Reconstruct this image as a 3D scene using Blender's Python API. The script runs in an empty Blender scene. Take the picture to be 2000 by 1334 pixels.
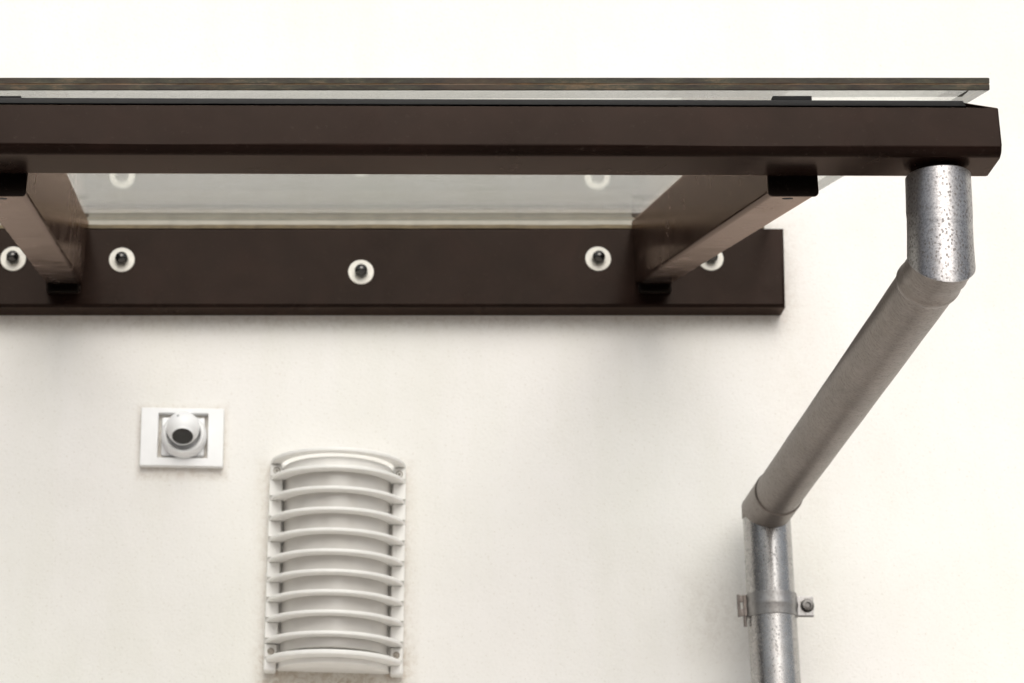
import bpy, bmesh, math, random
from math import sin, cos, pi, radians, sqrt
from mathutils import Vector, Matrix

random.seed(4)
S = bpy.context.scene
COL = S.collection

# ------------------------------------------------------------------ camera
cam_d = bpy.data.cameras.new('camera')
cam = bpy.data.objects.new('camera', cam_d)
COL.objects.link(cam)
cam.location = (0, 0, 1.6)
cam.rotation_euler = (radians(108), 0, 0)      # looks up 18 degrees
cam_d.lens = 90
cam_d.sensor_width = 36
cam_d.shift_x = 0.23                            # the photo is a crop of a wider frame
cam_d.clip_start = 0.05
cam_d.clip_end = 2000
cam_d.dof.use_dof = True
cam_d.dof.focus_distance = 3.34
cam_d.dof.aperture_fstop = 9.0
S.camera = cam

# ------------------------------------------------------------------ light
SUN_EL, SUN_AZ = radians(38), radians(5)       # azimuth: to the right of straight behind the camera
w = bpy.data.worlds.new('World')
S.world = w
w.use_nodes = True
wn = w.node_tree
bg = wn.nodes['Background']
sky = wn.nodes.new('ShaderNodeTexSky')
sky.sky_type = 'NISHITA'
sky.sun_disc = False
sky.sun_elevation = SUN_EL
sky.sun_rotation = radians(180) - SUN_AZ
sky.air_density = 1.0
sky.dust_density = 3.0
sky.ozone_density = 0.6
hs = wn.nodes.new('ShaderNodeHueSaturation')    # thin cloud: a paler sky
hs.inputs['Saturation'].default_value = 0.5
wn.links.new(sky.outputs[0], hs.inputs['Color'])
wn.links.new(hs.outputs[0], bg.inputs[0])
bg.inputs[1].default_value = 0.125

sl = bpy.data.lights.new('sun', 'SUN')
sl.energy = 2.1
sl.angle = radians(54)
sl.color = (1.0, 0.985, 0.965)
sun = bpy.data.objects.new('sun', sl)
COL.objects.link(sun)
sd = Vector((sin(SUN_AZ) * cos(SUN_EL), -cos(SUN_AZ) * cos(SUN_EL), sin(SUN_EL)))
sun.rotation_euler = sd.to_track_quat('Z', 'Y').to_euler()
sun.location = (2, -3, 8)

S.view_settings.view_transform = 'Standard'
S.view_settings.look = 'None'
S.view_settings.gamma = 1
S.view_settings.exposure = -0.05
try:
    S.cycles.max_bounces = 10
    S.cycles.transparent_max_bounces = 12
except Exception:
    pass


# ------------------------------------------------------------------ materials
def rgba(c):
    return (c[0], c[1], c[2], 1)


class Mat:
    def __init__(s, name):
        s.m = bpy.data.materials.new(name)
        s.m.use_nodes = True
        s.t = s.m.node_tree
        s.b = s.t.nodes['Principled BSDF']
        s.out = s.t.nodes['Material Output']
        s.co = s.n('ShaderNodeTexCoord').outputs['Object']

    def n(s, t, **k):
        x = s.t.nodes.new(t)
        for a, v in k.items():
            setattr(x, a, v)
        return x

    def l(s, a, b):
        s.t.links.new(a, b)

    def mapping(s, scale):
        m = s.n('ShaderNodeMapping')
        s.l(s.co, m.inputs[0])
        m.inputs['Scale'].default_value = scale
        return m.outputs[0]

    def noise(s, scale, detail=4, rough=0.55, vec=None, dist=0.0):
        x = s.n('ShaderNodeTexNoise')
        s.l(vec or s.co, x.inputs['Vector'])
        x.inputs['Scale'].default_value = scale
        x.inputs['Detail'].default_value = detail
        x.inputs['Roughness'].default_value = rough
        x.inputs['Distortion'].default_value = dist
        return x.outputs['Fac']

    def ramp(s, fac, stops):
        x = s.n('ShaderNodeValToRGB')
        s.l(fac, x.inputs[0])
        e = x.color_ramp.elements
        while len(e) < len(stops):
            e.new(0.5)
        for i, (p, c) in enumerate(stops):
            e[i].position = p
            e[i].color = rgba(c) if not isinstance(c, (int, float)) else (c, c, c, 1)
        return x.outputs[0]

    def mix(s, fac, a, b, mode='MIX'):
        x = s.n('ShaderNodeMix', data_type='RGBA', blend_type=mode)
        for sock, v in ((x.inputs['Factor'], fac), (x.inputs['A'], a), (x.inputs['B'], b)):
            if isinstance(v, (int, float)):
                sock.default_value = v
            elif isinstance(v, tuple):
                sock.default_value = rgba(v)
            else:
                s.l(v, sock)
        return x.outputs['Result']

    def bump(s, h, strength=0.3, dist=0.001, prev=None):
        x = s.n('ShaderNodeBump')
        s.l(h, x.inputs['Height'])
        x.inputs['Strength'].default_value = strength
        x.inputs['Distance'].default_value = dist
        if prev is not None:
            s.l(prev, x.inputs['Normal'])
        return x.outputs[0]

    def set(s, **k):
        for a, v in k.items():
            sock = s.b.inputs[a.replace('_', ' ')]
            if isinstance(v, tuple):
                sock.default_value = rgba(v)
            elif isinstance(v, (int, float)):
                sock.default_value = v
            else:
                s.l(v, sock)
        return s


# centre x, z, half sizes, width, strength, colour of the grime round each fixing
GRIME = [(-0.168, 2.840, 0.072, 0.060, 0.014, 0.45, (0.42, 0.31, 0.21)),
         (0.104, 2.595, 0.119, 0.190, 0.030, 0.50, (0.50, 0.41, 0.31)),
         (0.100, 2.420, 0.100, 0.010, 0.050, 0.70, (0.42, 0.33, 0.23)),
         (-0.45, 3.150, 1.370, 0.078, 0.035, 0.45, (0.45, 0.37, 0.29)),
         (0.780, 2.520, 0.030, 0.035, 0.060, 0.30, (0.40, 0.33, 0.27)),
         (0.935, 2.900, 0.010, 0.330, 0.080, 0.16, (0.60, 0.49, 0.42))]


def mat_stucco():
    m = Mat('stucco')
    big = m.ramp(m.noise(1.1, 3, 0.5), [(0.35, (0.85, 0.845, 0.79)), (0.5, (0.865, 0.845, 0.805)), (0.66, (0.87, 0.842, 0.81))])
    mid = m.ramp(m.noise(6.0, 6, 0.6), [(0.3, (0.965, 0.965, 0.955)), (0.6, (1, 1, 1))])
    c = m.mix(1.0, big, mid, 'MULTIPLY')
    c = m.mix(1.0, c, m.ramp(m.noise(2.2, 5, 0.6, vec=m.mapping((5, 1, 0.9))), [(0.36, (0.98, 0.982, 0.97)), (0.55, (1, 1, 1))]), 'MULTIPLY')
    spk = m.ramp(m.noise(240, 2, 0.5), [(0.29, (0.80, 0.77, 0.72)), (0.38, (1, 1, 1))])
    c = m.mix(0.6, c, spk, 'MULTIPLY')
    # grime collected round the fixings: box distance in the plane of the wall, broken up by noise
    sx = m.n('ShaderNodeSeparateXYZ')
    m.l(m.co, sx.inputs[0])

    def mth(op, a, b=None):
        q = m.n('ShaderNodeMath', operation=op)
        for i, v in enumerate((a, b)):
            if v is None:
                continue
            if isinstance(v, (int, float)):
                q.inputs[i].default_value = v
            else:
                m.l(v, q.inputs[i])
        return q.outputs[0]

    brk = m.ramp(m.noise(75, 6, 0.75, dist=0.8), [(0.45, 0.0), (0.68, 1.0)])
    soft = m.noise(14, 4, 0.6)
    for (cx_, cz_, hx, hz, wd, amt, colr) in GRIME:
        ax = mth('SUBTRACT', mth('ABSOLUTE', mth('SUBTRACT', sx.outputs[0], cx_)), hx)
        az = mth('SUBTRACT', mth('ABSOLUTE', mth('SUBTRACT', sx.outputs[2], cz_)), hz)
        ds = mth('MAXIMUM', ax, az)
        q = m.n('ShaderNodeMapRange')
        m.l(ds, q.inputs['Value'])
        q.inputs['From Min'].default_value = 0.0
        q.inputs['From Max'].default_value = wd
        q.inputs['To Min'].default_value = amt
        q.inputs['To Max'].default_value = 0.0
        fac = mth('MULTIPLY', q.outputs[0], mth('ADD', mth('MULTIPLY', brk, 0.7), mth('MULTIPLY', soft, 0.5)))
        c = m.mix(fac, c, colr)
    b1 = m.bump(m.noise(170, 5, 0.7), 0.65, 0.0016)
    b2 = m.bump(m.noise(38, 4, 0.6, dist=0.4), 0.3, 0.0018, b1)
    m.set(Base_Color=c, Roughness=0.93, Normal=b2, Specular_IOR_Level=0.25)
    return m.m


def mat_paint(name='brown_paint', base=(0.0098, 0.0050, 0.0038), rough=0.2):
    m = Mat(name)
    v = m.ramp(m.noise(9, 6, 0.62, dist=0.6), [(0.3, tuple(x * 0.65 for x in base)), (0.52, base), (0.72, (base[0] * 1.45, base[1] * 1.4, base[2] * 1.4))])
    dust = m.ramp(m.noise(120, 4, 0.7), [(0.60, 0.0), (0.76, 0.4)])
    c = m.mix(dust, v, (0.05, 0.040, 0.033))
    st = m.noise(30, 5, 0.6, vec=m.mapping((1, 0.25, 0.25)))
    r = m.ramp(m.noise(14, 6, 0.65, dist=0.5), [(0.3, rough - 0.05), (0.7, rough + 0.10)])
    b1 = m.bump(st, 0.03, 0.0005)
    b2 = m.bump(m.noise(500, 3, 0.6), 0.1, 0.0003, b1)
    b2 = m.bump(m.noise(240, 4, 0.65, vec=m.mapping((0.12, 1.0, 0.12)), dist=0.2), 0.03, 0.0003, b2)
    df = m.n('ShaderNodeBsdfDiffuse')
    gl = m.n('ShaderNodeBsdfGlossy')
    fr = m.n('ShaderNodeFresnel')
    fr.inputs['IOR'].default_value = 1.22
    gl.inputs['Color'].default_value = (0.72, 0.57, 0.49, 1)
    m.l(c, df.inputs['Color'])
    m.l(r, gl.inputs['Roughness'])
    for q in (df, gl, fr):
        m.l(b2, q.inputs['Normal'])
    mx = m.n('ShaderNodeMixShader')
    m.l(fr.outputs[0], mx.inputs[0])
    m.l(df.outputs[0], mx.inputs[1])
    m.l(gl.outputs[0], mx.inputs[2])
    m.l(mx.outputs[0], m.out.inputs[0])
    return m.m


def mat_zinc(name, base=(0.44, 0.425, 0.415), rough=0.36, spots=1.0, brushed=0.0, dirt=0.15):
    m = Mat(name)
    vo = m.n('ShaderNodeTexVoronoi', feature='F1')
    vo.inputs['Scale'].default_value = 235
    wob = m.n('ShaderNodeMixRGB')
    wob.inputs[0].default_value = 0.004
    nz = m.n('ShaderNodeTexNoise')
    m.l(m.co, nz.inputs['Vector'])
    nz.inputs['Scale'].default_value = 160
    m.l(m.mapping((1, 1, 0.7)), wob.inputs[1])
    m.l(nz.outputs['Color'], wob.inputs[2])
    m.l(wob.outputs[0], vo.inputs['Vector'])
    cells = m.ramp(vo.outputs['Distance'], [(0.26, 1.0), (0.40, 0.0)])
    where = m.ramp(m.noise(34, 4, 0.7, dist=0.3), [(0.36, 0.0), (0.50, 1.0)])
    spot = m.mix(1.0, cells, where, 'MULTIPLY')
    fine = m.ramp(m.noise(330, 4, 0.75), [(0.40, (0.5, 0.5, 0.52)), (0.58, (1, 1, 1))])
    c = m.mix(0.7 * spots, base, fine, 'MULTIPLY')
    c = m.mix(1.0, c, m.ramp(m.noise(12, 5, 0.6), [(0.3, (0.8, 0.8, 0.8)), (0.7, (1, 1, 1))]), 'MULTIPLY')
    dm = m.mix(spots * 0.75, (0.0, 0.0, 0.0), spot)
    c = m.mix(dm, c, (0.17, 0.155, 0.145))
    dr = m.ramp(m.noise(22, 6, 0.7, dist=0.8), [(0.5, 0.0), (0.75, 1.0)])
    drf = m.mix(dirt, (0.0, 0.0, 0.0), dr)
    c = m.mix(drf, c, (0.23, 0.19, 0.15))
    r = m.mix(spot, (rough, rough, rough), (0.55, 0.55, 0.55))
    r2 = m.mix(0.25, r, m.noise(60, 5, 0.7), 'ADD') if False else r
    b = m.bump(m.noise(300, 4, 0.7), 0.16 * spots + 0.05, 0.0004)
    if brushed:
        g = m.noise(260, 4, 0.65, vec=m.mapping((0.3, 1.0, 0.3)), dist=0.3)
        c = m.mix(brushed, c, m.ramp(g, [(0.35, (0.72, 0.70, 0.67)), (0.65, (1, 1, 1))]), 'MULTIPLY')
        b = m.bump(g, 0.22, 0.0006, b)
    m.set(Base_Color=c, Metallic=0.93, Roughness=r2, Normal=b)
    return m.m


def mat_plain(name, c, rough=0.5, metal=0.0, var=0.08, scale=40, bump=0.0, spec=0.5):
    m = Mat(name)
    v = m.ramp(m.noise(scale, 5, 0.6), [(0.3, tuple(x * (1 - var) for x in c)), (0.7, tuple(min(1, x * (1 + var * 0.5)) for x in c))])
    m.set(Base_Color=v, Roughness=rough, Metallic=metal, Specular_IOR_Level=spec)
    if bump:
        m.set(Normal=m.bump(m.noise(scale * 6, 4, 0.6), bump, 0.0006))
    return m.m


def mat_glass():
    m = Mat('laminated_glass')
    geo = m.n('ShaderNodeNewGeometry')
    ior = m.n('ShaderNodeMix', data_type='FLOAT')
    m.l(geo.outputs['Backfacing'], ior.inputs['Factor'])
    ior.inputs['A'].default_value = 1.5
    ior.inputs['B'].default_value = 1 / 1.5
    fr = m.n('ShaderNodeFresnel')
    m.l(ior.outputs['Result'], fr.inputs['IOR'])
    tr = m.n('ShaderNodeBsdfTransparent')
    tr.inputs[0].default_value = (0.985, 0.992, 0.985, 1)
    gl = m.n('ShaderNodeBsdfGlossy')
    gl.inputs['Roughness'].default_value = 0.055
    gl.inputs['Color'].default_value = (0.95, 0.97, 0.95, 1)
    a = m.n('ShaderNodeMixShader')
    m.l(fr.outputs[0], a.inputs[0])
    m.l(tr.outputs[0], a.inputs[1])
    m.l(gl.outputs[0], a.inputs[2])
    df = m.n('ShaderNodeBsdfDiffuse')
    df.inputs[0].default_value = (0.36, 0.36, 0.31, 1)
    tl = m.n('ShaderNodeBsdfTranslucent')
    tl.inputs[0].default_value = (0.5, 0.5, 0.44, 1)
    d2 = m.n('ShaderNodeMixShader')
    m.l(df.outputs[0], d2.inputs[1])
    m.l(tl.outputs[0], d2.inputs[2])
    dirt = m.ramp(m.noise(26, 7, 0.72, dist=0.5), [(0.3, 0.01), (0.6, 0.035), (0.8, 0.10)])
    specks = m.ramp(m.noise(190, 3, 0.6, vec=m.mapping((0.35, 1, 1))), [(0.70, 0.0), (0.75, 0.7)])
    dd = m.mix(1.0, dirt, specks, 'ADD')
    o = m.n('ShaderNodeMixShader')
    m.l(dd, o.inputs[0])
    m.l(a.outputs[0], o.inputs[1])
    m.l(d2.outputs[0], o.inputs[2])
    m.l(o.outputs[0], m.out.inputs[0])
    return m.m


def mat_glass_edge():
    m = Mat('dirty_glass_edge')
    n1 = m.noise(60, 8, 0.8, vec=m.mapping((0.25, 1, 1)))
    c = m.ramp(n1, [(0.34, (0.008, 0.007, 0.004)), (0.45, (0.030, 0.022, 0.013)), (0.54, (0.042, 0.040, 0.022)), (0.66, (0.14, 0.095, 0.052))])
    rust = m.ramp(m.noise(7, 4, 0.7, vec=m.mapping((1, 1, 1))), [(0.5, 0.0), (0.68, 0.45)])
    c = m.mix(rust, c, (0.075, 0.040, 0.020))
    m.set(Base_Color=c, Roughness=0.6, Normal=m.bump(m.noise(400, 5, 0.8), 0.5, 0.0006))
    return m.m


def mat_pavement():
    m = Mat('pavement')
    br = m.n('ShaderNodeTexBrick')
    m.l(m.co, br.inputs['Vector'])
    br.inputs['Scale'].default_value = 2.5
    br.inputs['Color1'].default_value = (0.56, 0.53, 0.49, 1)
    br.inputs['Color2'].default_value = (0.60, 0.57, 0.53, 1)
    br.inputs['Mortar'].default_value = (0.25, 0.23, 0.21, 1)
    br.inputs['Mortar Size'].default_value = 0.012
    c = m.mix(1.0, br.outputs[0], m.ramp(m.noise(8, 6, 0.7), [(0.3, (0.8, 0.8, 0.8)), (0.7, (1, 1, 1))]), 'MULTIPLY')
    m.set(Base_Color=c, Roughness=0.85, Normal=m.bump(m.noise(60, 5, 0.7), 0.3, 0.003))
    return m.m


STUCCO = mat_stucco()
PAINT = mat_paint()
DARK_PAINT_SHADE = mat_paint('dark_paint_and_shade', (0.004, 0.003, 0.0025), 0.3)
BLACK = mat_plain('black_rubber', (0.006, 0.0055, 0.005), 0.8, 0, 0.3)
GLASS = mat_glass()
GLASS_EDGE = mat_glass_edge()
INTERLAYER = mat_plain('amber_interlayer', (0.14, 0.075, 0.028), 0.5, 0, 0.5, 60)
SEALANT = mat_plain('brown_sealant', (0.16, 0.12, 0.065), 0.75, 0, 0.35, 50, 0.4)
ZINC = mat_zinc('galvanised_zinc')
ZINC_DULL = mat_zinc('dull_zinc', (0.265, 0.232, 0.212), 0.42, 0.25, 0.8, 0.3)  # darker, browner zinc with brushed grain
ZINC_LOW = mat_zinc('galvanised_zinc_lower', (0.49, 0.48, 0.47), 0.27, 0.32, 0.0, 0.3)
CLAMP = mat_zinc('clamp_steel', (0.42, 0.41, 0.40), 0.4, 0.4, 0.0, 0.3)
WASHER = mat_plain('bright_washer', (0.80, 0.76, 0.68), 0.45, 0.0, 0.12, 120)
NUT = mat_plain('dark_steel', (0.10, 0.095, 0.09), 0.2, 0.9, 0.2, 90)
WHITE = mat_plain('white_plastic', (0.88, 0.88, 0.88), 0.42, 0, 0.03, 30)
LAMPWHITE = mat_plain('painted_lamp_white', (0.88, 0.865, 0.83), 0.45, 0, 0.05, 35, 0.15)
DIFFUSER = mat_plain('frosted_diffuser', (0.62, 0.595, 0.56), 0.16, 0, 0.06, 8)
LENS = mat_plain('camera_window', (0.012, 0.010, 0.009), 0.12, 0, 0.1)
SCREW = mat_plain('screw_steel', (0.32, 0.29, 0.25), 0.4, 0.8, 0.3, 300)
GREY = mat_plain('grey_print', (0.35, 0.35, 0.35), 0.6)
GROUND = mat_pavement()
TAPE = mat_plain('cream_tape', (0.44, 0.41, 0.35), 0.7, 0, 0.15, 30)
SLATE = mat_plain('slate_grey_paint', (0.013, 0.0125, 0.0135), 0.35, 0, 0.25, 60, 0.2, 0.25)
BRICK = mat_plain('dark_brick', (0.085, 0.055, 0.042), 0.85, 0, 0.3, 3, 0.4)


# ------------------------------------------------------------------ helpers
def link(name, bm, mats, parent=None, smooth=True, angle=35):
    me = bpy.data.meshes.new(name)
    bmesh.ops.recalc_face_normals(bm, faces=bm.faces[:])
    bm.to_mesh(me)
    bm.free()
    if not isinstance(mats, (list, tuple)):
        mats = [mats]
    for m in mats:
        me.materials.append(m)
    if smooth:
        for p in me.polygons:
            p.use_smooth = True
        try:
            me.set_sharp_from_angle(angle=radians(angle))
        except Exception:
            pass
    o = bpy.data.objects.new(name, me)
    COL.objects.link(o)
    if smooth:                                   # flat faces stay flat, only the rounded edges shade round
        wm = o.modifiers.new('weighted', 'WEIGHTED_NORMAL')
        wm.keep_sharp = True
        wm.weight = 100
    if parent:
        o.parent = parent
    return o


def empty(name, label, cat, loc=(0, 0, 0), rot=(0, 0, 0)):
    o = bpy.data.objects.new(name, None)
    COL.objects.link(o)
    o.location = loc
    o.rotation_euler = rot
    o['label'] = label
    o['category'] = cat
    return o


def bevel(bm, edges, r, seg=3):
    bmesh.ops.bevel(bm, geom=edges, offset=r, segments=seg, profile=0.5, affect='EDGES', clamp_overlap=True)


def hexa(bm, c):
    """c: 8 corners, bottom ring of four then top ring of four"""
    v = [bm.verts.new(p) for p in c]
    for f in ((3, 2, 1, 0), (4, 5, 6, 7), (0, 1, 5, 4), (1, 2, 6, 5), (2, 3, 7, 6), (3, 0, 4, 7)):
        bm.faces.new([v[i] for i in f])
    return v


def box(bm, x0, x1, y0, y1, z0, z1, r=0.0, seg=2):
    b = bmesh.new()
    hexa(b, [(x0, y0, z0), (x1, y0, z0), (x1, y1, z0), (x0, y1, z0), (x0, y0, z1), (x1, y0, z1), (x1, y1, z1), (x0, y1, z1)])
    if r:
        bevel(b, b.edges[:], r, seg)
    merge(bm, b)


def merge(bm, b, M=None):
    if M is not None:
        bmesh.ops.transform(b, matrix=M, verts=b.verts)
    me = bpy.data.meshes.new('tmp')
    b.to_mesh(me)
    b.free()
    bm.from_mesh(me)
    bpy.data.meshes.remove(me)


def frame_of(d):
    d = d.normalized()
    up = Vector((0, 0, 1)) if abs(d.z) < 0.9 else Vector((0, 1, 0))
    a = up.cross(d).normalized()
    return a, d.cross(a).normalized()


def segment(bm, p0, p1, n0, n1, r, seg=72, cap=(False, False), rings=None, r2=None, dent=0.0, hollow=0.0):
    """a tube from p0 to p1 whose ends are cut by planes with normals n0, n1; rings: list of (t, dr)"""
    p0, p1, n0, n1 = map(Vector, (p0, p1, n0, n1))
    d = (p1 - p0).normalized()
    L = (p1 - p0).length
    a, b = frame_of(d)
    rings = rings or [(0, 0), (1, 0)]
    r2 = r if r2 is None else r2
    rows = []
    ph = random.random() * 6
    for t, dr in rings:
        row = []
        for k in range(seg):
            an = 2 * pi * k / seg
            rad = r + (r2 - r) * t + dr + dent * (sin(2 * an + ph + 3 * t) * 0.6 + sin(3 * an - 5 * t + ph))
            o = (a * cos(an) + b * sin(an)) * rad
            s0 = -(o.dot(n0)) / d.dot(n0)
            s1 = -(o.dot(n1)) / d.dot(n1)
            s = s0 + (L + s1 - s0) * t
            row.append(bm.verts.new(p0 + o + d * s))
        rows.append(row)
    for i in range(len(rows) - 1):
        for k in range(seg):
            bm.faces.new([rows[i][k], rows[i][(k + 1) % seg], rows[i + 1][(k + 1) % seg], rows[i + 1][k]])
    if cap[0]:
        bm.faces.new(rows[0][::-1])
    if cap[1]:
        bm.faces.new(rows[-1])
    return rows


def lathe(bm, prof, M, seg=48):
    """prof: (radius, height) along local +Z"""
    rows = []
    for r, h in prof:
        if r < 1e-6:
            rows.append([bm.verts.new(M @ Vector((0, 0, h)))])
        else:
            rows.append([bm.verts.new(M @ Vector((r * cos(2 * pi * k / seg), r * sin(2 * pi * k / seg), h))) for k in range(seg)])
    for i in range(len(rows) - 1):
        A, B = rows[i], rows[i + 1]
        for k in range(seg):
            q = (k + 1) % seg
            if len(A) == 1 and len(B) == 1:
                continue
            if len(A) == 1:
                bm.faces.new([A[0], B[k], B[q]])
            elif len(B) == 1:
                bm.faces.new([A[k], A[q], B[0]])
            else:
                bm.faces.new([A[k], A[q], B[q], B[k]])


def face_dir(pos, n):
    """matrix whose local +Z points along n"""
    return Matrix.Translation(Vector(pos)) @ Vector(n).to_track_quat('Z', 'Y').to_matrix().to_4x4()


# ------------------------------------------------------------------ setting
WALL_Y = 4.40
bm = bmesh.new()
g = 60
v = [bm.verts.new(p) for p in ((-g, -g, 0), (g, -g, 0), (g, g, 0), (-g, g, 0))]
bm.faces.new(v)
o = link('ground', bm, GROUND)
o['kind'] = 'structure'

bm = bmesh.new()
box(bm, -10.0, 9.0, WALL_Y, WALL_Y + 0.35, -0.02, 6.6)
o = link('house_wall', bm, STUCCO, smooth=False)
o['label'] = 'off white rendered house wall behind the canopy and downpipe'
o['category'] = 'wall'

# added dark house out of view on the left, for reflections in the zinc
nb = empty('added_house_left', 'added dark brick house out of view on the left, for dark reflections', 'house', (-14.0, 0.5, 0))
bm = bmesh.new()
box(bm, -4.0, 0.0, -3.5, 3.88, -0.02, 5.6)
link('wall', bm, BRICK, nb, smooth=False)
bm = bmesh.new()
hexa(bm, [(-4.2, -3.7, 5.6), (0.25, -3.7, 5.6), (0.25, 3.88, 5.6), (-4.2, 3.88, 5.6), (-2.2, -3.7, 7.3), (-2.0, -3.7, 7.3), (-2.0, 3.88, 7.3), (-2.2, 3.88, 7.3)])
link('roof', bm, DARK_PAINT_SHADE, nb, smooth=False)

# added house behind the viewer: fills the low horizon the paint and zinc mirror
ob = empty('added_house_behind', 'added long dark brick house behind the viewer, unseen, for dark reflections', 'house', (0, -11, 0))
bm = bmesh.new()
box(bm, -16, 16, -8, 0, -0.02, 3.3)
link('wall', bm, BRICK, ob, smooth=False)
bm = bmesh.new()
hexa(bm, [(-16.4, -8.4, 3.3), (16.4, -8.4, 3.3), (16.4, 0.4, 3.3), (-16.4, 0.4, 3.3), (-16.4, -4.2, 4.6), (16.4, -4.2, 4.6), (16.4, -3.8, 4.6), (-16.4, -3.8, 4.6)])
link('roof', bm, DARK_PAINT_SHADE, ob, smooth=False)
for i in range(8):
    for z in (1.0,):
        x = -13.3 + i * 3.8
        bm = bmesh.new()
        box(bm, x - 0.65, x + 0.65, -0.02, 0.04, z, z + 1.5, 0.01)
        f_ = link('window', bm, WHITE, ob, smooth=False)
        bm = bmesh.new()
        box(bm, x - 0.56, x - 0.03, 0.03, 0.05, z + 0.09, z + 1.41)
        box(bm, x + 0.03, x + 0.56, 0.03, 0.05, z + 0.09, z + 1.41)
        link('pane', bm, LENS, f_, smooth=False)

# ------------------------------------------------------------------ glass canopy
canopy = empty('glass_canopy', 'dark brown steel canopy with laminated glass pane fixed to the cream wall', 'canopy', (-0.4, WALL_Y, 3.08))
CP = Vector(canopy.location)


def part(name, bm, mats, parent=canopy, off=None, **k):
    """bm in world coordinates; the thing's base sits at parent's world origin"""
    base = off if off is not None else CP
    bmesh.ops.translate(bm, verts=bm.verts, vec=-Vector(base))
    return link(name, bm, mats, parent, **k)


XR, XL = 0.9365, -1.75
FALL = 0.0034                                     # the gutter falls towards the downpipe


def fall(x):
    return -FALL * (x - XR)


# gutter channel: front wall, floor, higher back wall; rounded lower corners
Y0, Y1 = 3.075, 3.162
ZB, ZT, ZL = 2.8535, 2.9194, 2.9640
R = 0.013


def arc(cy, cz, r, a0, a1, n=6):
    return [(cy + r * cos(a0 + (a1 - a0) * i / n), cz + r * sin(a0 + (a1 - a0) * i / n)) for i in range(n + 1)]


T = 0.004
prof = [(Y0 + 0.0015, ZT), (Y0, ZT - 0.0015)]
prof += arc(Y0 + R, ZB + R, R, pi, 1.5 * pi)
prof += arc(Y1 - R, ZB + R, R, 1.5 * pi, 2 * pi)
prof += [(Y1, ZL), (Y1 - 0.003, ZL)]
prof += [(Y1 - T, ZL - 0.002)]
prof += arc(Y1 - R, ZB + R, R - T, 2 * pi, 1.5 * pi)
prof += arc(Y0 + R, ZB + R, R - T, 1.5 * pi, pi)
prof += [(Y0 + T, ZT - 0.001), (Y0 + T - 0.001, ZT)]
bm = bmesh.new()
rows = []
NX = 60
for i in range(NX + 1):
    x = XL + (XR - XL) * i / NX
    row = []
    for (y, z) in prof:
        xx = x
        if i == NX and z > ZT + 0.001:
            xx = XR - 0.020 * (z - ZT) / (ZL - ZT)
        wav = (0.0011 * sin(x * 7.3) + 0.0008 * sin(x * 17 + 1)) * (1 if abs(z - ZB - R) < 0.001 and y < Y0 + 0.001 else 0)
        row.append(bm.verts.new((xx, y, z + fall(x) + wav)))
    rows.append(row)
n = len(prof)
for i in range(NX):
    for k in range(n):
        f = bm.faces.new([rows[i][k], rows[i][(k + 1) % n], rows[i + 1][(k + 1) % n], rows[i + 1][k]])
        f.material_index = 1 if 17 <= k < n - 2 else 0  # inner faces darker: shade inside the channel put into the colour
bm.faces.new(rows[0])
bm.faces.new(rows[-1][::-1])
part('gutter', bm, [PAINT, DARK_PAINT_SHADE], angle=50)
bm = bmesh.new()
b = bmesh.new()
za, zb = 2.9452, 2.9534
hexa(b, [(XL, 3.131, za + fall(XL)), (XR - 0.022, 3.131, za), (XR - 0.022, 3.1408, za), (XL, 3.1408, za + fall(XL)),
         (XL, 3.131, zb + fall(XL)), (XR - 0.026, 3.131, zb), (XR - 0.026, 3.1408, zb), (XL, 3.1408, zb + fall(XL))])
bevel(b, b.edges[:], 0.0007, 2)
merge(bm, b)
part('back_rail', bm, SLATE)

for nm, xe, sg in (('end_cap', XR, 1), ('end_cap', XL, -1)):
    bm = bmesh.new()
    out = [(Y0 + 0.0015, ZT), (Y0, ZT - 0.0015)] + arc(Y0 + R, ZB + R, R, pi, 1.5 * pi) + arc(Y1 - R, ZB + R, R, 1.5 * pi, 2 * pi) + [(Y1, ZL)]
    a = [bm.verts.new((xe - (0.020 if z > ZT + 0.001 else 0) * sg, y, z + fall(xe))) for y, z in out]
    b = [bm.verts.new((xe + 0.003 * sg - (0.020 if z > ZT + 0.001 else 0) * sg, y, z + fall(xe))) for y, z in out]
    m_ = len(out)
    for k in range(m_):
        bm.faces.new([a[k], a[(k + 1) % m_], b[(k + 1) % m_], b[k]])
    bm.faces.new(a[::-1])
    bm.faces.new(b)
    be = [e for e in bm.edges if all(vv in b for vv in e.verts)]
    bevel(bm, be, 0.0014, 2)
    part(nm, bm, PAINT)

# wall plate (steel box) and its sealant
PX0, PX1, PY0, PZ0, PZ1 = -1.85, 0.917, 4.35, 3.079, 3.230
bm = bmesh.new()
b = bmesh.new()
hexa(b, [(PX0, PY0, PZ0), (PX1 - 0.003, PY0, PZ0), (PX1 - 0.003, WALL_Y, PZ0), (PX0, WALL_Y, PZ0),
         (PX0, PY0, PZ1), (PX1 + 0.003, PY0, PZ1), (PX1 + 0.003, WALL_Y, PZ1), (PX0, WALL_Y, PZ1)])
bevel(b, [e for e in b.edges if all(abs(q.co.y - PY0) < 1e-4 for q in e.verts)], 0.006, 4)
merge(bm, b)
plate = part('wall_plate', bm, PAINT)

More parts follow.
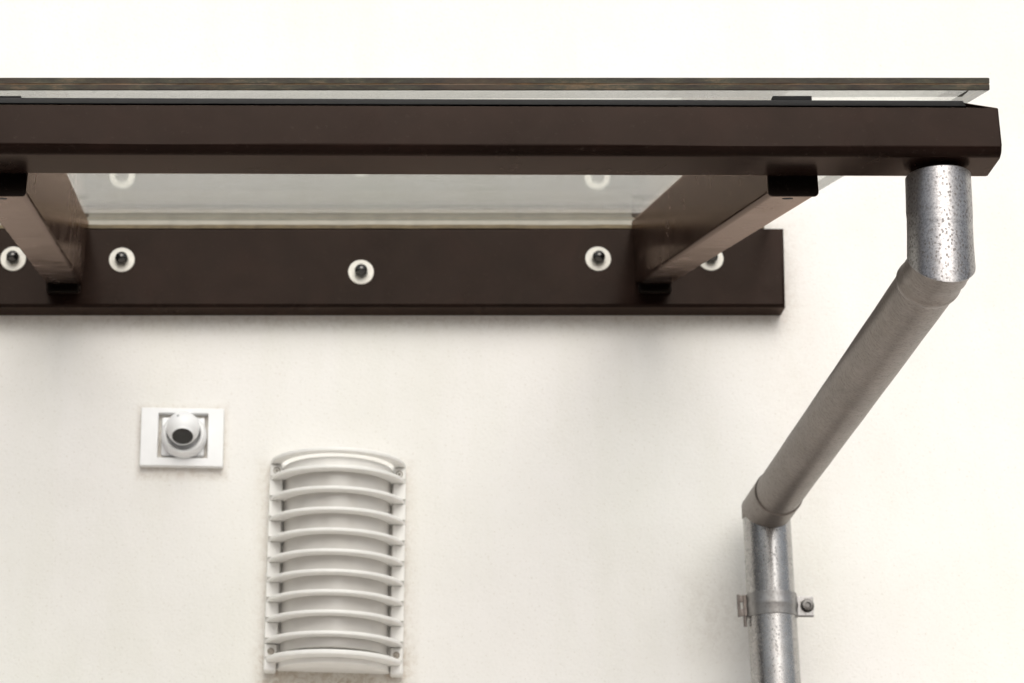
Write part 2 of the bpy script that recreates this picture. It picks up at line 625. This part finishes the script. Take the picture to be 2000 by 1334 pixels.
bm = bmesh.new()
b = bmesh.new()
N = 90
top = []
x0, x1 = -1.74, 0.885
pr = [(4.353, 3.2303), (4.354, 3.2375), (4.398, 3.2385), (4.398, 3.2303)]
rws = []
for i in range(N + 1):
    x = x0 + (x1 - x0) * i / N
    j = random.uniform(-0.0012, 0.0012)
    rws.append([b.verts.new((x, y + j, z)) for y, z in pr])
for i in range(N):
    for k in range(4):
        b.faces.new([rws[i][k], rws[i][(k + 1) % 4], rws[i + 1][(k + 1) % 4], rws[i + 1][k]])
b.faces.new(rws[0]); b.faces.new(rws[-1][::-1])
merge(bm, b)
part('sealant_strip', bm, SEALANT)
bm = bmesh.new()
hexa(bm, [(x0, 4.362, 3.2387), (x1, 4.362, 3.2387), (x1, 4.398, 3.2387), (x0, 4.398, 3.2387),
          (x0, 4.362, 3.2485), (x1, 4.362, 3.2485), (x1, 4.398, 3.2568), (x0, 4.398, 3.2568)])
part('glazing_tape', bm, TAPE)


# rafters
def rafter(xn, xf, wd=0.0655, tl=0.0, tr=0.0):
    yn, yf = 3.164, PY0 - 0.0005
    zbn, ztn, zbf, ztf = 2.8312, 2.9670, 3.1215, 3.2458
    h = wd / 2
    bm = bmesh.new()
    hexa(bm, [(xn - h, yn, zbn), (xn + h, yn, zbn), (xf + h, yf, zbf), (xf - h, yf, zbf),
              (xn - h - tl, yn, ztn), (xn + h + tr, yn, ztn), (xf + h + tr, yf, ztf), (xf - h - tl, yf, ztf)])
    lon = [e for e in bm.edges if abs(e.verts[0].co.y - e.verts[1].co.y) > 0.5]
    bevel(bm, lon, 0.0075, 5)
    r = part('rafter', bm, PAINT)
    # closing plate at the front end, standing just proud of the tube
    bm = bmesh.new()
    b = bmesh.new()
    hexa(b, [(xn - h - 0.0008, yn - 0.0012, zbn - 0.0012), (xn + h + 0.0008, yn - 0.0012, zbn - 0.0012), (xn + h + 0.0008, yn + 0.003, zbn - 0.0006), (xn - h - 0.0008, yn + 0.003, zbn - 0.0006),
             (xn - h - 0.0008, yn - 0.0012, ztn - 0.004), (xn + h + 0.0008, yn - 0.0012, ztn - 0.004), (xn + h + 0.0008, yn + 0.003, ztn - 0.004), (xn - h - 0.0008, yn + 0.003, ztn - 0.004)])
    bevel(b, [e for e in b.edges if abs(e.verts[0].co.y - e.verts[1].co.y) > 0.003 and e.verts[0].co.z < zbn + 0.01], 0.006, 4)
    bevel(b, [e for e in b.edges if e.verts[0].co.y < yn and e.verts[1].co.y < yn], 0.0012, 2)
    0 and bevel(b, [e for e in b.edges if abs(e.verts[0].co.z - e.verts[1].co.z) > 0.05 or abs(e.verts[0].co.z + e.verts[1].co.z - 2 * zbn + 0.0018) < 0.004 and abs(e.verts[0].co.x - e.verts[1].co.x) > 0.01], 0.0019, 3)
    merge(bm, b)
    off = CP
    part('end_plate', bm, DARK_PAINT_SHADE, r, off)
    # drain hole
    sl_ = (zbf - zbn) / (yf - yn)
    nrm = Vector((0, sl_, -1)).normalized()
    t = 0.03
    pos = Vector((xn - 0.002, yn + t, zbn + sl_ * t)) + nrm * 0.0004
    bm = bmesh.new()
    lathe(bm, [(0.0072, -0.0004), (0.0072, 0.0), (0.0, 0.0001)], face_dir(pos, nrm), 24)
    part('drain_hole', bm, BLACK, r, off)
    # dark block shaped as the shade under the wall end
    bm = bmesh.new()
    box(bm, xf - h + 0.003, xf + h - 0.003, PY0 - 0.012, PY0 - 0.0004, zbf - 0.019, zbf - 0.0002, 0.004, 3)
    part('shade_block', bm, DARK_PAINT_SHADE, r, off)
    # glazing pad on top of the front end
    bm = bmesh.new()
    box(bm, xn - 0.026, xn + 0.026, 3.1325, 3.152, 2.9536 + fall(xn), 2.9610, 0.0006, 1)
    part('glazing_pad', bm, BLACK, r, off)
    return r


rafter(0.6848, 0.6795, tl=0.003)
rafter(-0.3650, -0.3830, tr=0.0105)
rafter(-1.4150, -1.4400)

# laminated glass pane with a grooved, dirty edge
SLP = 0.235
ca = 1 / sqrt(1 + SLP * SLP)
nrm = Vector((0, -SLP, 1)).normalized()


def gz(y):
    return SLP * (y - 3.0946) + 2.9522


corn = [Vector((XL - 0.01, 3.0946, gz(3.0946))), Vector((0.9363, 3.0946, gz(3.0946))), Vector((0.8975, 4.398, gz(4.398))), Vector((XL - 0.03, 4.398, gz(4.398)))]
slope = Vector((0, ca, SLP * ca))
ins = [Vector((1, 0, 0)) + slope, Vector((-1, 0, 0)) + slope, Vector((-1, 0, 0)) - slope, Vector((1, 0, 0)) - slope]
lay = [(0, 0.0010), (0.0010, 0), (0.0077, 0), (0.0080, 0.0005), (0.0090, 0.0005), (0.0093, 0), (0.0160, 0), (0.0170, 0.0012)]
bm = bmesh.new()
rows = []
NXG = 120
jit = [[random.uniform(-0.0002, 0.0002) for _ in range(NXG + 1)] for _ in lay]
for li, (h, i_) in enumerate(lay):
    c = [corn[k] + nrm * h + ins[k] * i_ for k in range(4)]
    row = []
    for q in range(NXG):
        row.append(bm.verts.new(c[0].lerp(c[1], q / NXG) + slope * jit[li][q]))
    for k in (1, 2, 3):
        row.append(bm.verts.new(c[k]))
    rows.append(row)
nn = len(rows[0])
for li in range(len(lay) - 1):
    for k in range(nn):
        f = bm.faces.new([rows[li][k], rows[li][(k + 1) % nn], rows[li + 1][(k + 1) % nn], rows[li + 1][k]])
        f.material_index = 2 if li in (2, 3, 4) else 1
f = bm.faces.new(rows[0][::-1]); f.material_index = 0
f = bm.faces.new(rows[-1]); f.material_index = 0
part('glass_pane', bm, [GLASS, GLASS_EDGE, INTERLAYER], smooth=False)


# bolts: bright washer and domed nut
def bolt(x, z, spin):
    off = CP
    M = face_dir((x, PY0, z), (0, -1, 0))
    bm = bmesh.new()
    lathe(bm, [(0.0, 0.0002), (0.0231, 0.0002), (0.0231, 0.0022), (0.0226, 0.0029), (0.0105, 0.0029), (0.0105, 0.0034), (0, 0.0034)], M, 48)
    o = part('bolt', bm, WASHER, plate, off)
    bm = bmesh.new()
    b = bmesh.new()
    hx = [(0.0128 * cos(pi / 3 * k + spin), 0.0128 * sin(pi / 3 * k + spin)) for k in range(6)]
    lo = [b.verts.new((p[0], p[1], 0.0032)) for p in hx]
    hi = [b.verts.new((p[0], p[1], 0.0100)) for p in hx]
    for k in range(6):
        b.faces.new([lo[k], lo[(k + 1) % 6], hi[(k + 1) % 6], hi[k]])
    b.faces.new(hi); b.faces.new(lo[::-1])
    bevel(b, b.edges[:], 0.0012, 2)
    merge(bm, b, M)
    pr = [(0.0115, 0.0095)] + [(0.0115 * cos(a * pi / 16), 0.0120 + 0.0115 * sin(a * pi / 16)) for a in range(0, 9)]
    pr[-1] = (0, pr[-1][1])
    lathe(bm, pr, M, 32)
    n_ = part('nut', bm, NUT, plate, off)
    n_.parent = o
    return o


# a bolt (with its nut) is a piece of the wall plate
def bolt_part(x, z, spin):
    b = bolt(x, z, spin)
    b.parent = canopy
    return b


for i, (x, z) in enumerate([(-0.4752, 3.1699), (-0.2791, 3.1679), (0.1523, 3.1444), (0.5806, 3.1699), (0.7836, 3.1705),
                            (-0.9100, 3.1450), (-1.3300, 3.1690), (-1.5300, 3.1690)]):
    bolt_part(x, z, 0.3 + 0.7 * i)

# ------------------------------------------------------------------ downpipe
pipe = empty('downpipe', 'galvanised zinc downpipe bending from the gutter back to the cream wall', 'downpipe', (0.843, 4.29, 0.0))
PP = Vector(pipe.location)


def pp(name, bm, mats, parent=pipe, **k):
    bmesh.ops.translate(bm, verts=bm.verts, vec=-PP)
    return link(name, bm, mats, parent, **k)


TOP = Vector((0.8686, 3.131, 2.8455))
J1 = Vector((0.8635, 3.131, 2.7235))
J2 = Vector((0.8445, 4.290, 2.6870))
BOT = Vector((0.8430, 4.290, 0.0))
dd = (J2 - J1).normalized()
down = Vector((0, 0, -1))
m1 = (down + dd).normalized()
m2 = (dd + down).normalized()

bm = bmesh.new()
segment(bm, TOP + Vector((0, 0.004, 0.0085)), TOP - Vector((0, -0.004, 0.01)), down, down, 0.0330, cap=(True, False))
pp('outlet_spigot', bm, DARK_PAINT_SHADE)
bm = bmesh.new()
dv = (J1 - TOP).normalized()
rg = [(0, -0.0012), (0.008, 0.0), (0.2, 0.0001), (0.44, 0.0002), (0.47, 0.0000), (0.52, -0.0004), (0.7, -0.0002), (0.88, 0.0003), (0.97, 0.0008), (0.992, 0.0006), (1.0, -0.0006)]
rws = segment(bm, TOP, J1, down, m1, 0.0421, rings=rg, dent=0.00018)
inner = [bm.verts.new(vv.co + (TOP - vv.co) * 0.1) for vv in rws[0]]
for k in range(len(inner)):
    bm.faces.new([rws[0][k], rws[0][(k + 1) % len(inner)], inner[(k + 1) % len(inner)], inner[k]])
pp('pipe_sleeve', bm, ZINC, angle=40)

E1 = J1 + dd * 0.075
bm = bmesh.new()
rg = [(0, -0.0005), (0.35, -0.0002), (0.42, 0.0007), (0.5, -0.0004), (0.72, 0.0), (0.8, 0.0020), (0.88, 0.0022), (0.95, 0.0004), (1, -0.0002)]
segment(bm, J1, E1, m1, (dd + Vector((0.05, 0, -0.25))).normalized(), 0.0402, rings=rg, dent=0.0003, r2=0.0392)
pp('elbow', bm, ZINC_DULL, angle=50)
E2 = J2 - dd * 0.115
bm = bmesh.new()
segment(bm, E1 - dd * 0.01, E2 + dd * 0.02, dd, dd, 0.0391, dent=0.00015, rings=[(i / 12, 0.0002 * sin(i * 2.3)) for i in range(13)])
pp('diagonal_pipe', bm, ZINC_DULL, angle=50)
bm = bmesh.new()
L2 = J2 + down * 0.014
segment(bm, E2, J2, dd, m2, 0.0408, rings=[(0, -0.0016), (0.012, 0.0), (0.03, 0.0006), (0.1, 0.0004), (1, 0.0006)], dent=0.0002)
segment(bm, J2, L2, m2, down, 0.0414, rings=[(0, 0), (0.9, 0.0002), (1, -0.0016)], dent=0.0001)
pp('elbow', bm, ZINC_DULL, angle=50)
bm = bmesh.new()
segment(bm, L2 + Vector((0, 0, 0.01)), (0.8436, 4.29, 2.50), down, down, 0.0406, rings=[(i / 8, 0.00015 * sin(i * 3)) for i in range(9)], dent=0.00012)
segment(bm, (0.8436, 4.29, 2.505), (0.8430, 4.29, 0.0), down, down, 0.0414, rings=[(0, 0), (0.002, 0.0006)] + [(0.004 + 0.996 * i / 20, 0.00015 * sin(i * 3)) for i in range(21)], dent=0.00015)
pp('lower_pipe', bm, ZINC_LOW, angle=50)

# pipe clamp: ribbed band in two halves, hinge at the left, ear and screw at the right, stud into the wall
CZ = 2.519
bm = bmesh.new()
hb = 0.0198
cxp = 0.8436
prf = [(0.0420, -hb), (0.0436, -hb), (0.0440, -hb + 0.002), (0.0440, -0.006), (0.0452, -0.003), (0.0452, 0.003), (0.0440, 0.006), (0.0440, hb - 0.002), (0.0436, hb), (0.0420, hb), (0.0420, -hb)]
lathe(bm, prf, Matrix.Translation((cxp, 4.29, CZ)), 72)
clamp = pp('pipe_clamp', bm, CLAMP)
bm = bmesh.new()
box(bm, cxp + 0.043, cxp + 0.0715, 4.287, 4.2895, CZ - 0.0165, CZ + 0.0165, 0.0008)
box(bm, cxp + 0.043, cxp + 0.072, 4.2915, 4.294, CZ - 0.018, CZ + 0.018, 0.0008)
pp('clamp_ear', bm, CLAMP, clamp)
bm = bmesh.new()
M = face_dir((cxp + 0.0605, 4.287, CZ + 0.001), (0, -1, 0))
lathe(bm, [(0.0118, 0), (0.0118, 0.001), (0.0102, 0.0012), (0.0102, 0.006), (0.009, 0.0074), (0.0048, 0.0076), (0.0040, 0.004), (0, 0.004)], M, 24)
pp('clamp_screw', bm, NUT, clamp)
bm = bmesh.new()
box(bm, cxp - 0.059, cxp - 0.043, 4.283, 4.2865, CZ + 0.006, CZ + 0.018, 0.0006)
box(bm, cxp - 0.059, cxp - 0.043, 4.283, 4.2865, CZ - 0.018, CZ - 0.006, 0.0006)
box(bm, cxp - 0.049, cxp - 0.043, 4.281, 4.2885, CZ - 0.018, CZ + 0.018, 0.001)
segment(bm, (cxp - 0.0565, 4.285, CZ - 0.019), (cxp - 0.0565, 4.285, CZ + 0.019), (0, 0, 1), (0, 0, 1), 0.0027, 16, (True, True))
segment(bm, (cxp - 0.047, 4.285, CZ - 0.036), (cxp - 0.047, 4.285, CZ - 0.017), (0, 0, 1), (0, 0, 1), 0.0030, 16, (True, True))
pp('hinge', bm, ZINC_DULL, clamp)
bm = bmesh.new()
segment(bm, (cxp, 4.333, CZ), (cxp, WALL_Y + 0.01, CZ), (0, 1, 0), (0, 1, 0), 0.005, 20, (True, True))
lathe(bm, [(0, 0.0), (0.011, 0), (0.011, 0.006), (0.0, 0.006)], face_dir((cxp, 4.333, CZ), (0, 1, 0)), 6)
pp('wall_stud', bm, ZINC_LOW, clamp)

# ------------------------------------------------------------------ bulkhead lamp
LT = radians(1.8)
lamp = empty('wall_lamp', 'white ribbed half round bulkhead lamp on the cream wall below the canopy', 'wall lamp', (0.1035, WALL_Y, 2.607), (0, LT, 0))


def lp(name, bm, mats, parent=lamp, **k):
    return link(name, bm, mats, parent, **k)


A_O, B_O, A_I, B_I = 0.1205, 0.116, 0.0965, 0.094
zl = [2.7922, 2.7612, 2.7237, 2.6865, 2.6494, 2.6125, 2.5768, 2.5412, 2.5058, 2.4696, 2.4354]
zl = [z - 2.607 for z in zl]


def half_ring(bm, ao, bo, ai, bi, z0, z1, r=0.0022, n=56):
    """half elliptic ring standing off the wall, rounded section"""
    sec = []
    for (cx_, cz_, a0) in ((1, 1, 0), (0, 1, 90), (0, 0, 180), (1, 0, 270)):
        for s in range(4):
            an = radians(a0 + s * 30)
            sec.append((cx_, cz_, cos(an), sin(an)))
    rows = []
    for i in range(n + 1):
        t = pi * i / n
        row = []
        for (o_, u_, c_, s_) in sec:
            ra = ao if o_ else ai
            rb = bo if o_ else bi
            dr = (-r if o_ else r) + r * c_
            z = (z1 - r if u_ else z0 + r) + r * s_
            row.append(bm.verts.new(((ra + dr) * cos(t), -(rb + dr) * sin(t), z)))
        rows.append(row)
    m = len(sec)
    for i in range(n):
        for k in range(m):
            bm.faces.new([rows[i][k], rows[i][(k + 1) % m], rows[i + 1][(k + 1) % m], rows[i + 1][k]])
    bm.faces.new(rows[0]); bm.faces.new(rows[-1][::-1])


for i, z in enumerate(zl):
    bm = bmesh.new()
    th = 0.0068
    if i == 0:
        half_ring(bm, A_O, B_O, A_I + 0.004, B_I + 0.006, z, z + 0.008, 0.0025)
    elif i == 10:
        half_ring(bm, A_O, B_O, A_I - 0.008, B_I - 0.008, z, z + 0.0092, 0.003)
    else:
        half_ring(bm, A_O, B_O, A_I - 0.002, B_I - 0.002, z, z + th, 0.0022)
    lp('rib', bm, LAMPWHITE)


def half_cyl(bm, a, b_, z0, z1, n=56, r=0.004):
    rows = []
    lv = [(z0, -r), (z0 + r * 0.3, -r * 0.3), (z0 + r, 0), (z1 - r, 0), (z1 - r * 0.3, -r * 0.3), (z1, -r)]
    for z, d in lv:
        rows.append([bm.verts.new(((a + d) * cos(pi * i / n), -(b_ + d) * sin(pi * i / n), z)) for i in range(n + 1)])
    for j in range(len(lv) - 1):
        for i in range(n):
            bm.faces.new([rows[j][i], rows[j][i + 1], rows[j + 1][i + 1], rows[j + 1][i]])
    bm.faces.new(rows[0][::-1]); bm.faces.new(rows[-1])


bm = bmesh.new()
half_cyl(bm, 0.0955, 0.0935, zl[9] - 0.018, zl[1] + 0.003)
lp('diffuser', bm, DIFFUSER)
bm = bmesh.new()
half_cyl(bm, 0.0985, 0.0975, zl[1] + 0.004, zl[0] - 0.004, r=0.003)
lp('top_cover', bm, LAMPWHITE)
bm = bmesh.new()
half_cyl(bm, 0.0990, 0.0900, zl[10] - 0.010, zl[10] + 0.008, r=0.004)
lp('bottom_cover', bm, LAMPWHITE)
bm = bmesh.new()
box(bm, -A_O, A_O, -0.014, 0.0, zl[10] + 0.001, zl[0] + 0.004, 0.003, 2)
for s in (-1, 1):
    xa, xb = sorted((s * 0.0985, s * A_O))
    box(bm, xa, xb, -0.030, 0.0, zl[10] - 0.016, zl[10] + 0.005, 0.0045, 3)
    xa, xb = sorted((s * 0.0975, s * (A_O - 0.0005)))
    box(bm, xa, xb, -0.022, 0.0, zl[10] + 0.010, zl[9] - 0.001, 0.003, 2)
    box(bm, xa, xb, -0.020, 0.0, zl[1] + 0.009, zl[0] - 0.001, 0.003, 2)
    for i in range(1, 9):
        box(bm, xa, xb, -0.026, 0.0, zl[i + 1] + 0.0088, zl[i] - 0.0004, 0.001, 1)
lp('back_plate', bm, LAMPWHITE)
for (x, z) in ((-0.1085, 0.5 * (zl[0] + zl[1]) + 0.003), (0.1085, 0.5 * (zl[0] + zl[1]) + 0.003), (-0.1085, zl[10] + 0.020), (0.1085, zl[10] + 0.020)):
    bm = bmesh.new()
    yy = -0.0225 if z < 0 else -0.0203
    lathe(bm, [(0.0062, -0.001), (0.0062, 0.0008), (0.0052, 0.0008), (0.0045, -0.0004), (0.0028, -0.0004), (0.0022, 0.0009), (0.0010, 0.0009), (0, -0.001)], face_dir((x, yy, z), (0, -1, 0)), 20)
    lp('screw', bm, SCREW)

# ------------------------------------------------------------------ security camera
ccx, ccz = -0.1678, 2.8463
cctv = empty('security_camera', 'small white ball camera in a square white plate on the cream wall', 'security camera', (ccx, WALL_Y, ccz), (0, radians(1.0), 0))


def cpart(name, bm, mats, parent=cctv, **k):
    return link(name, bm, mats, parent, **k)


# mounting plate with a square opening
bm = bmesh.new()
ox0, ox1, oz0, oz1 = -0.0432, 0.0455, -0.0385, 0.0440
X0, X1, Z0, Z1 = -0.0740, 0.0736, -0.0535, 0.0535
yf = -0.016
for (a, b_, c, d) in ((X0, ox0, Z0, Z1), (ox1, X1, Z0, Z1)):
    box(bm, a, b_, yf, 0, c, d, 0.0014, 2)
for (a, b_, c, d) in ((ox0 - 0.0015, ox1 + 0.0015, Z0 + 0.0002, oz0), (ox0 - 0.0015, ox1 + 0.0015, oz1, Z1 - 0.0002)):
    box(bm, a, b_, yf + 0.0002, 0, c, d, 0.0008, 1)
cpart('mounting_plate', bm, WHITE)
bm = bmesh.new()
box(bm, ox0 + 0.006, ox1 - 0.006, -0.012, -0.001, oz0 + 0.005, oz1 - 0.007, 0.003, 2)
cpart('inner_box', bm, WHITE)
bc = Vector((0.0027, -0.050, 0.0068))
bm = bmesh.new()
lathe(bm, [(0.0, 0.011), (0.0405, 0.011), (0.0405, 0.018), (0.0390, 0.028), (0.0355, 0.0345), (0.0325, 0.0355), (0.0305, 0.034), (0.0295, 0.028)], face_dir((0.003, 0, 0.001), (0, -1, 0)), 56)
cpart('base_ring', bm, WHITE)
an = radians(57)
ln = Vector((0, -cos(an), -sin(an)))
bm = bmesh.new()
RB, RL = 0.0293, 0.0185
hmax = sqrt(RB * RB - 0.0205 ** 2)
pr = [(0, -RB)] + [(RB * cos(t), RB * sin(t)) for t in [radians(-80 + 5 * i) for i in range(0, 40)] if RB * sin(t) < hmax - 0.0005]
pr += [(0.0207, hmax), (0.0205, hmax + 0.0022), (0.0196, hmax + 0.003), (RL + 0.0004, hmax + 0.0026), (RL, hmax + 0.001), (0, hmax + 0.001)]
lathe(bm, pr, face_dir(bc, ln), 56)
cpart('ball', bm, WHITE)
bm = bmesh.new()
lathe(bm, [(RL - 0.0002, hmax + 0.0008), (RL - 0.0004, hmax + 0.0020), (0.009, hmax + 0.0026), (0, hmax + 0.0028)], face_dir(bc, ln), 48)
cpart('lens_window', bm, LENS)
# little grey printed mark near the top of the ball
bm = bmesh.new()
mdir = Vector((-0.30, -0.80, 0.52)).normalized()
lathe(bm, [(0.0024, -0.0006), (0.0024, 0.0002), (0, 0.0003)], face_dir(bc + mdir * RB, mdir), 16)
cpart('printed_mark', bm, GREY)
